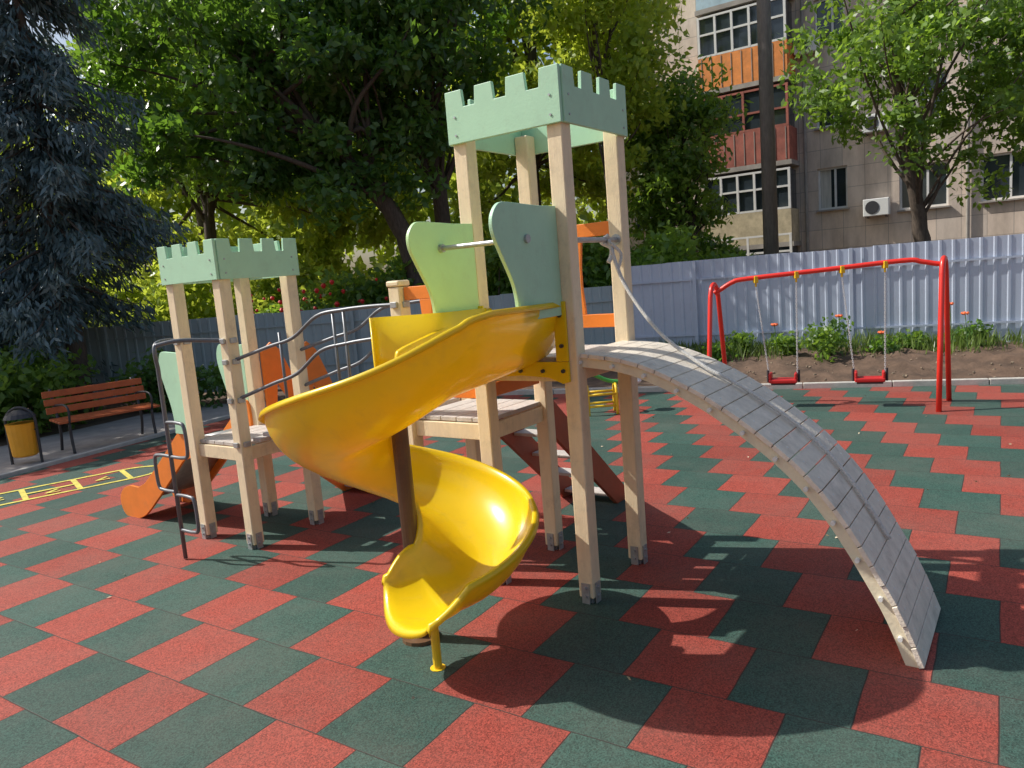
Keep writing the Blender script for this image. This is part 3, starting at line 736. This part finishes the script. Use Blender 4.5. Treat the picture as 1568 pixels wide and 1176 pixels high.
# shade tree further left
tree('deciduous_tree',(-11.6,10.6,0),[(-11.6,10.6,2),(-11.5,10.6,3.5),(-11.4,10.6,5)],(-11.4,10.6,4.4),(2.1,2.0,1.8),50,180,.2,LM['mid'],.2)
def shrub(name,cc,cr,ncl,nl,leaf,lm,rc=(.25,.55)):
    E=empty(name); cc=np.array(cc,float);cr=np.array(cr,float)
    d=rng.normal(size=(ncl,3)); d/=np.linalg.norm(d,axis=1,keepdims=True)
    CC=cc+d*cr*(rng.random(ncl)**.45)[:,None]; CC[:,2]=np.abs(CC[:,2])+.02
    C,D,v=clump_leaves(CC,rng.uniform(rc[0],rc[1],len(CC)),nl); C[:,2]=np.abs(C[:,2])
    leafmesh('foliage',C,D,rng.uniform(.7,1.3,len(C))*leaf,rng.uniform(.45,.7,len(C))*leaf,v,lm,E)
    f=MB()
    for j in range(0,len(CC),3):
        q=Vector(CC[j]); b_=Vector((cc[0]+random.uniform(-.3,.3)*cr[0],cc[1],0)); f.tube([b_,b_.lerp(q,.5)+ZZ*.15,q],[.03*min(1,cr[2]),.02*min(1,cr[2]),.006],5,False)
    f.fin('stems',M['bark'],E)
    return E
for (x,y,rx,h,lm) in ((-12,15.8,2.4,2.6,'mid'),(-8,16,2.6,2.4,'bright'),(-4.6,16.4,2.2,2.3,'bright'),(-2.6,15.1,1.4,1.9,'mid'),(0.2,14.9,1.6,2.2,'mid'),(2.3,15.0,1.4,2.2,'mid'),(4.2,15.4,1.2,1.7,'mid'),(5.3,19.5,2.0,2.2,'dark')):
    shrub('shrub',(x,y,h*.55),(rx,.9,h*.62),50,130,.17,LM[lm],(.35,.65))
E=shrub('flowering_bush',(-3.7,14.6,.95),(1.3,.35,.75),30,90,.11,LM['mid'],(.2,.4))
M['rflower']=mat('red_petals',(0.75,0.03,0.03),0.5,0.2,20)
fl=MB()
for i in range(34):
    c=Vector((-3.7+random.uniform(-1.5,1.5),14.35+random.uniform(-.15,.2),random.uniform(1.35,1.95)))
    r=random.uniform(.03,.06); fl.tube([c-ZZ*r,c,c+ZZ*r*.8],[r*.4,r,r*.5],7)
fl.fin('red_blossoms',M['rflower'],E)
C_=np.stack([rng.uniform(-26,7,240),rng.uniform(27,31,240),rng.uniform(.5,9.5,240)],1)
C,D,v=clump_leaves(C_,rng.uniform(1.0,2.0,240),120)
leafmesh('distant_trees',C,D,rng.uniform(.35,.55,len(C)),rng.uniform(.22,.34,len(C)),v,LM['bright'])
shrub('ivy_bush',(-7.6,10.9,.55),(1.3,.8,.75),45,110,.14,LM['mid'])
shrub('ivy_bush',(-5.6,12.3,.35),(1.0,.5,.4),26,90,.12,LM['dark'])

# raised soil bed along the right fence
E=empty('flower_bed')
def edgeY(x): return 9.46-(x-3.7)*.386+.06
def fenY(x): return 13.3-(x-2.1)*.4545 if x<7.6 else 10.8-(x-7.6)*.5238
V=[];F=[]; NX=110; NY=18
def bedz(x,t): return .03+.18*min(1,t*2.2)+.035*math.sin(x*7+t*9)*math.sin(t*11+x*2.1)+.022*math.sin(x*23+t*31)
for i in range(NX):
    x=2.2+i*12.0/(NX-1)
    for j in range(NY):
        t=j/(NY-1); V.append((x,lerp(edgeY(x),fenY(x)-.1,t),max(.004,bedz(x,t)+random.uniform(-.012,.012) if 0<j else .03)))
for i in range(NX-1):
    for j in range(NY-1): F.append([i*NY+j,(i+1)*NY+j,(i+1)*NY+j+1,i*NY+j+1])
fin('soil',V,F,M['soil'],E,smooth=True)
def bedpts(n,lo=0,hi=1,p=1):
    px=rng.uniform(2.4,13,n); t=lo+(hi-lo)*rng.random(n)**p
    py=np.array([lerp(edgeY(x),fenY(x)-.12,q) for x,q in zip(px,t)]); pz=np.array([bedz(x,q) for x,q in zip(px,t)])
    return px,py,pz,t
px,py,pz,t=bedpts(9000,.45,1,.5); keep=(np.sin(px*2.3)+np.sin(px*5.1+1)+rng.normal(size=len(px))*.8+t*2-1.1)>0
px,py,pz=px[keep],py[keep],pz[keep]; hh_=rng.uniform(.05,.22,len(px))*(1+.6*np.sin(px*3.1)**2)
leafmesh('grass',np.stack([px,py,pz+hh_*.45],1),np.stack([rng.normal(size=len(px))*.28,rng.normal(size=len(px))*.28,np.ones(len(px))],1),hh_,.02,rng.random(len(px)),LM['grass'],E)
px,py,pz,t=bedpts(420,.02,.6); f=MB()
for x,y,z in zip(px,py,pz):
    r=random.uniform(.008,.024); f.box((x,y,z+r*.2),(r*1.6,r*1.2,r),Matrix.Rotation(random.random()*6,3,'Z')@Matrix.Rotation(random.random(),3,'X'))
f.fin('clods',M['clod'],E,bevel=.004)
M['flower']=mat('flower_petals',(0.85,0.17,0.05),0.6,0.2,20)
for i,(x,t,h) in enumerate(((4.45,.45,.50),(4.75,.65,.62),(4.1,.6,.42),(5.3,.6,.32),(3.6,.7,.42),(6.6,.8,.34),(8.0,.8,.34),(3.2,.55,.28),(5.9,.8,.28))):
    y=lerp(edgeY(x),fenY(x),t); shrub('rose_bush',(x,y,.18+h*.42),(h*.42,.20,h*.48),11,42,.08,LM['dark' if i%2 else 'mid'],(.10,.24))
fl=MB(); fs=MB()
for (x,t,z) in ((6.95,.5,1.05),(7.0,.6,.70),(6.1,.6,.85),(6.2,.55,.72),(4.7,.5,.78),(3.9,.5,.70),(7.9,.5,.62),(5.2,.5,.52),(8.4,.5,.7),(7.4,.4,.48)):
    y=lerp(edgeY(x),fenY(x),t)
    for k_ in range(5):
        a_=k_*1.2566; o_=Vector((math.cos(a_)*.025,math.sin(a_)*.025,0))
        fl.tube([Vector((x,y,z))+o_,Vector((x,y,z+.02))+o_*1.4,Vector((x,y,z+.035))+o_*1.2],[.010,.024,.012],6)
    fs.tube([Vector((x+.05,y,.1)),Vector((x+.02,y,z*.6)),Vector((x,y,z))],.006,5,False)
fl.fin('flowers',M['flower'],E); fs.fin('flower_stems',M['stem'],E)

# fallen leaves / litter
n=110; C=np.stack([rng.uniform(-5,5,n),rng.uniform(1.8,9,n),np.full(n,.02)],1)
D=rng.normal(size=(n,3));D[:,2]*=.1
M['dry']=leafmat('dry_leaves',(0.30,0.20,0.09),(0.66,0.55,0.40),(0.3,0.2,0.1),.1)
leafmesh('fallen_leaves',C,D,rng.uniform(.012,.035,n),rng.uniform(.008,.02,n),rng.random(n),M['dry'])
f=MB(); f.plate([(0,0),(.05,-.01),(.09,.012),(.07,.035),(.03,.03),(-.01,.02)],(-1.33,2.32,.019),(math.cos(.5),math.sin(.5),0),(-math.sin(.5),math.cos(.5),0),.008); f.fin('paper_scrap',M['white'])

# ---------------------------------------------------------------- utility pole
UP=empty('utility_pole'); f=MB(); b0=Vector((5.60,15.8,0)); f.tube([b0,b0+ZZ*5,b0+ZZ*10],[.16,.14,.12],14); f.fin('shaft',M['upole'],UP,smooth=True)
f=MB(); f.beam(b0+Vector((-.6,0,9.3)),b0+Vector((.6,0,9.3)),.08,.08); f.fin('crossarm',M['upole'],UP)

# ---------------------------------------------------------------- apartment building
AB=empty('apartment_building')
Bo=Vector((9.47,24,0)); bd=Vector((.82,-.572,0)).normalized(); bn=Vector((bd.y,-bd.x,0))
if bn.y>0: bn=-bn
RB=Matrix((bd,-bn,ZZ)).transposed()
def B(t,o,z): return Bo+bd*t+bn*o+ZZ*z
T0,T1,HB=-6.5,18.0,12.6
win=[]
st_h=2.45; lv=[-.4+st_h*i for i in range(5)]
cols=[(-5.2,1.0),(.95,.85),(3.4,1.25),(5.4,1.2),(8.0,1.2),(10.4,1.2),(13,1.2),(15.6,1.2)]
for i,l in enumerate(lv):
    for (t,wd) in cols:
        z0=l+.95; z1=l+2.2
        if t>3: z0-=.25; z1-=.25
        if z0<.2: continue
        win.append((t-wd/2,t+wd/2,z0,z1))
ts=sorted(set([T0,T1]+[w_[0] for w_ in win]+[w_[1] for w_ in win])); zs=sorted(set([0,HB]+[w_[2] for w_ in win]+[w_[3] for w_ in win]))
me=bpy.data.meshes.new('facade'); V=[];F=[];UV=[]
def hole(tc_,zc_): return any(a_<tc_<b_ and c_<zc_<d_ for a_,b_,c_,d_ in win)
def quad(p4,uv4):
    b=len(V); V.extend(p4); F.append([b,b+1,b+2,b+3]); UV.extend(uv4)
for i in range(len(ts)-1):
    for j in range(len(zs)-1):
        if not hole((ts[i]+ts[i+1])/2,(zs[j]+zs[j+1])/2):
            q=[(ts[i],zs[j]),(ts[i+1],zs[j]),(ts[i+1],zs[j+1]),(ts[i],zs[j+1])]
            quad([B(a_,0,b_) for a_,b_ in q],q)
for a_,b_,c_,d_ in win:
    for (x0,z0,x1,z1) in ((a_,c_,b_,c_),(b_,c_,b_,d_),(b_,d_,a_,d_),(a_,d_,a_,c_)):
        quad([B(x0,0,z0),B(x1,0,z1),B(x1,-.16,z1),B(x0,-.16,z0)],[(x0,z0),(x1,z1),(x1,z1),(x0,z0)])
for T in (T0,T1): quad([B(T,0,0),B(T,-10,0),B(T,-10,HB),B(T,0,HB)],[(0,0),(10,0),(10,HB),(0,HB)])
quad([B(T0,-10,0),B(T1,-10,0),B(T1,-10,HB),B(T0,-10,HB)],[(0,0),(20,0),(20,HB),(0,HB)])
me.from_pydata([tuple(v) for v in V],[],F); uvl=me.uv_layers.new(name='uv')
for i,u_ in enumerate(UV): uvl.data[i].uv=u_
me.materials.append(M['facade']); ob=bpy.data.objects.new('walls',me); sc.collection.objects.link(ob); ob.parent=AB
f=MB(); f.box(B((T0+T1)/2,-5,HB+.1),(T1-T0+.6,10.6,.2),RB); f.fin('roof',M['roof'],AB)
gl=MB(); frm=MB(); sil=MB(); cu=MB()
for n_,(a_,b_,c_,d_) in enumerate(win):
    gl.box(B((a_+b_)/2,-.15,(c_+d_)/2),(b_-a_,.01,d_-c_),RB)
    if n_%3==0: cu.box(B(a_+(b_-a_)*.25,-.1435,(c_+d_)/2),((b_-a_)*.35,.002,d_-c_-.1),RB)
    for zz in (c_+.03,d_-.03): frm.box(B((a_+b_)/2,-.115,zz),(b_-a_,.05,.06),RB)
    for tt in (a_+.03,b_-.03,(a_*.42+b_*.58)): frm.box(B(tt,-.113,(c_+d_)/2),(.06,.05,d_-c_-.12),RB)
    sil.box(B((a_+b_)/2,.05,c_-.03),(b_-a_+.1,.12,.04),RB)
gl.fin('window_glass',M['glass'],AB); frm.fin('window_frames',M['frame'],AB); sil.fin('window_sills',M['slab'],AB); cu.fin('curtains',M['curtain'],AB)
pm=[M['balc_gn'],M['balc_cr'],M['balc_red'],M['balc_or'],M['balc_bl']]
a_,b_=-2.75,-.05; dp=.95
for i,l in enumerate(lv):
    z=max(l,0.1)
    f=MB(); f.box(B((a_+b_)/2,dp/2,z),(b_-a_+.1,dp,.14),RB); f.fin('balcony_slab',M['slab'],AB)
    ph=1.0
    f=MB(); f.box(B((a_+b_)/2,dp-.03,z+.07+ph/2),(b_-a_,.06,ph),RB)
    for tt in (a_+.03,b_-.03): f.box(B(tt,dp/2-.035,z+.07+ph/2),(.06,dp-.07,ph),RB)
    f.fin('balcony_parapet',pm[i],AB)
    g=MB(); g.box(B((a_+b_)/2,dp-.06,z+1.07+.6),(b_-a_-.1,.01,1.2),RB)
    for tt in (a_+.06,b_-.06): g.box(B(tt,dp/2-.06,z+1.67),(.01,dp-.2,1.2),RB)
    g.fin('balcony_glazing',M['glass'],AB)
    g=MB(); n=5 if i%2 else 4
    for k_ in range(n+1): g.box(B(lerp(a_+.04,b_-.04,k_/n),dp-.03,z+1.67),(.07,.07,1.2),RB)
    for zz in (z+1.10,z+1.75 if i!=2 else z+1.6,z+2.26): g.box(B((a_+b_)/2,dp-.028,zz),(b_-a_,.06,.06),RB)
    for k_ in (.05,dp*.5): g.box(B(a_+.04,k_,z+1.67),(.06,.06,1.2),RB)
    g.fin('balcony_window_frames',M['frame'] if i!=2 else M['balc_red'],AB)
    if i in (2,3):
        f=MB()
        for k_ in range(9): f.box(B(lerp(a_+.1,b_-.1,k_/8),dp+.006,z+.07+ph/2),(.02,.015,ph-.06),RB)
        f.fin('balcony_parapet_battens',M['slab'],AB)
AC=MB(); AF=MB()
for (t,z) in ((.35,7.9),(2.2,5.3),(6.7,7.6),(6.7,5.0),(2.2,2.9)):
    AC.box(B(t,.20,z),(.7,.3,.5),RB); AF.tube([B(t-.1,.352,z),B(t-.1,.362,z)],.19,16)
    AF.box(B(t-.25,.1,z-.28),(.03,.35,.03),RB); AF.box(B(t+.25,.1,z-.28),(.03,.35,.03),RB)
AC.fin('air_conditioners',M['white'],AB,bevel=.02); AF.fin('air_conditioner_fans',M['dark'],AB)
f=MB(); f.tube([B(.2,.08,.2),B(.2,.08,12.4)],.05,8); f.tube([B(4.5,.08,.2),B(4.5,.08,12.4)],.05,8); f.fin('drain_pipes',M['slab'],AB)
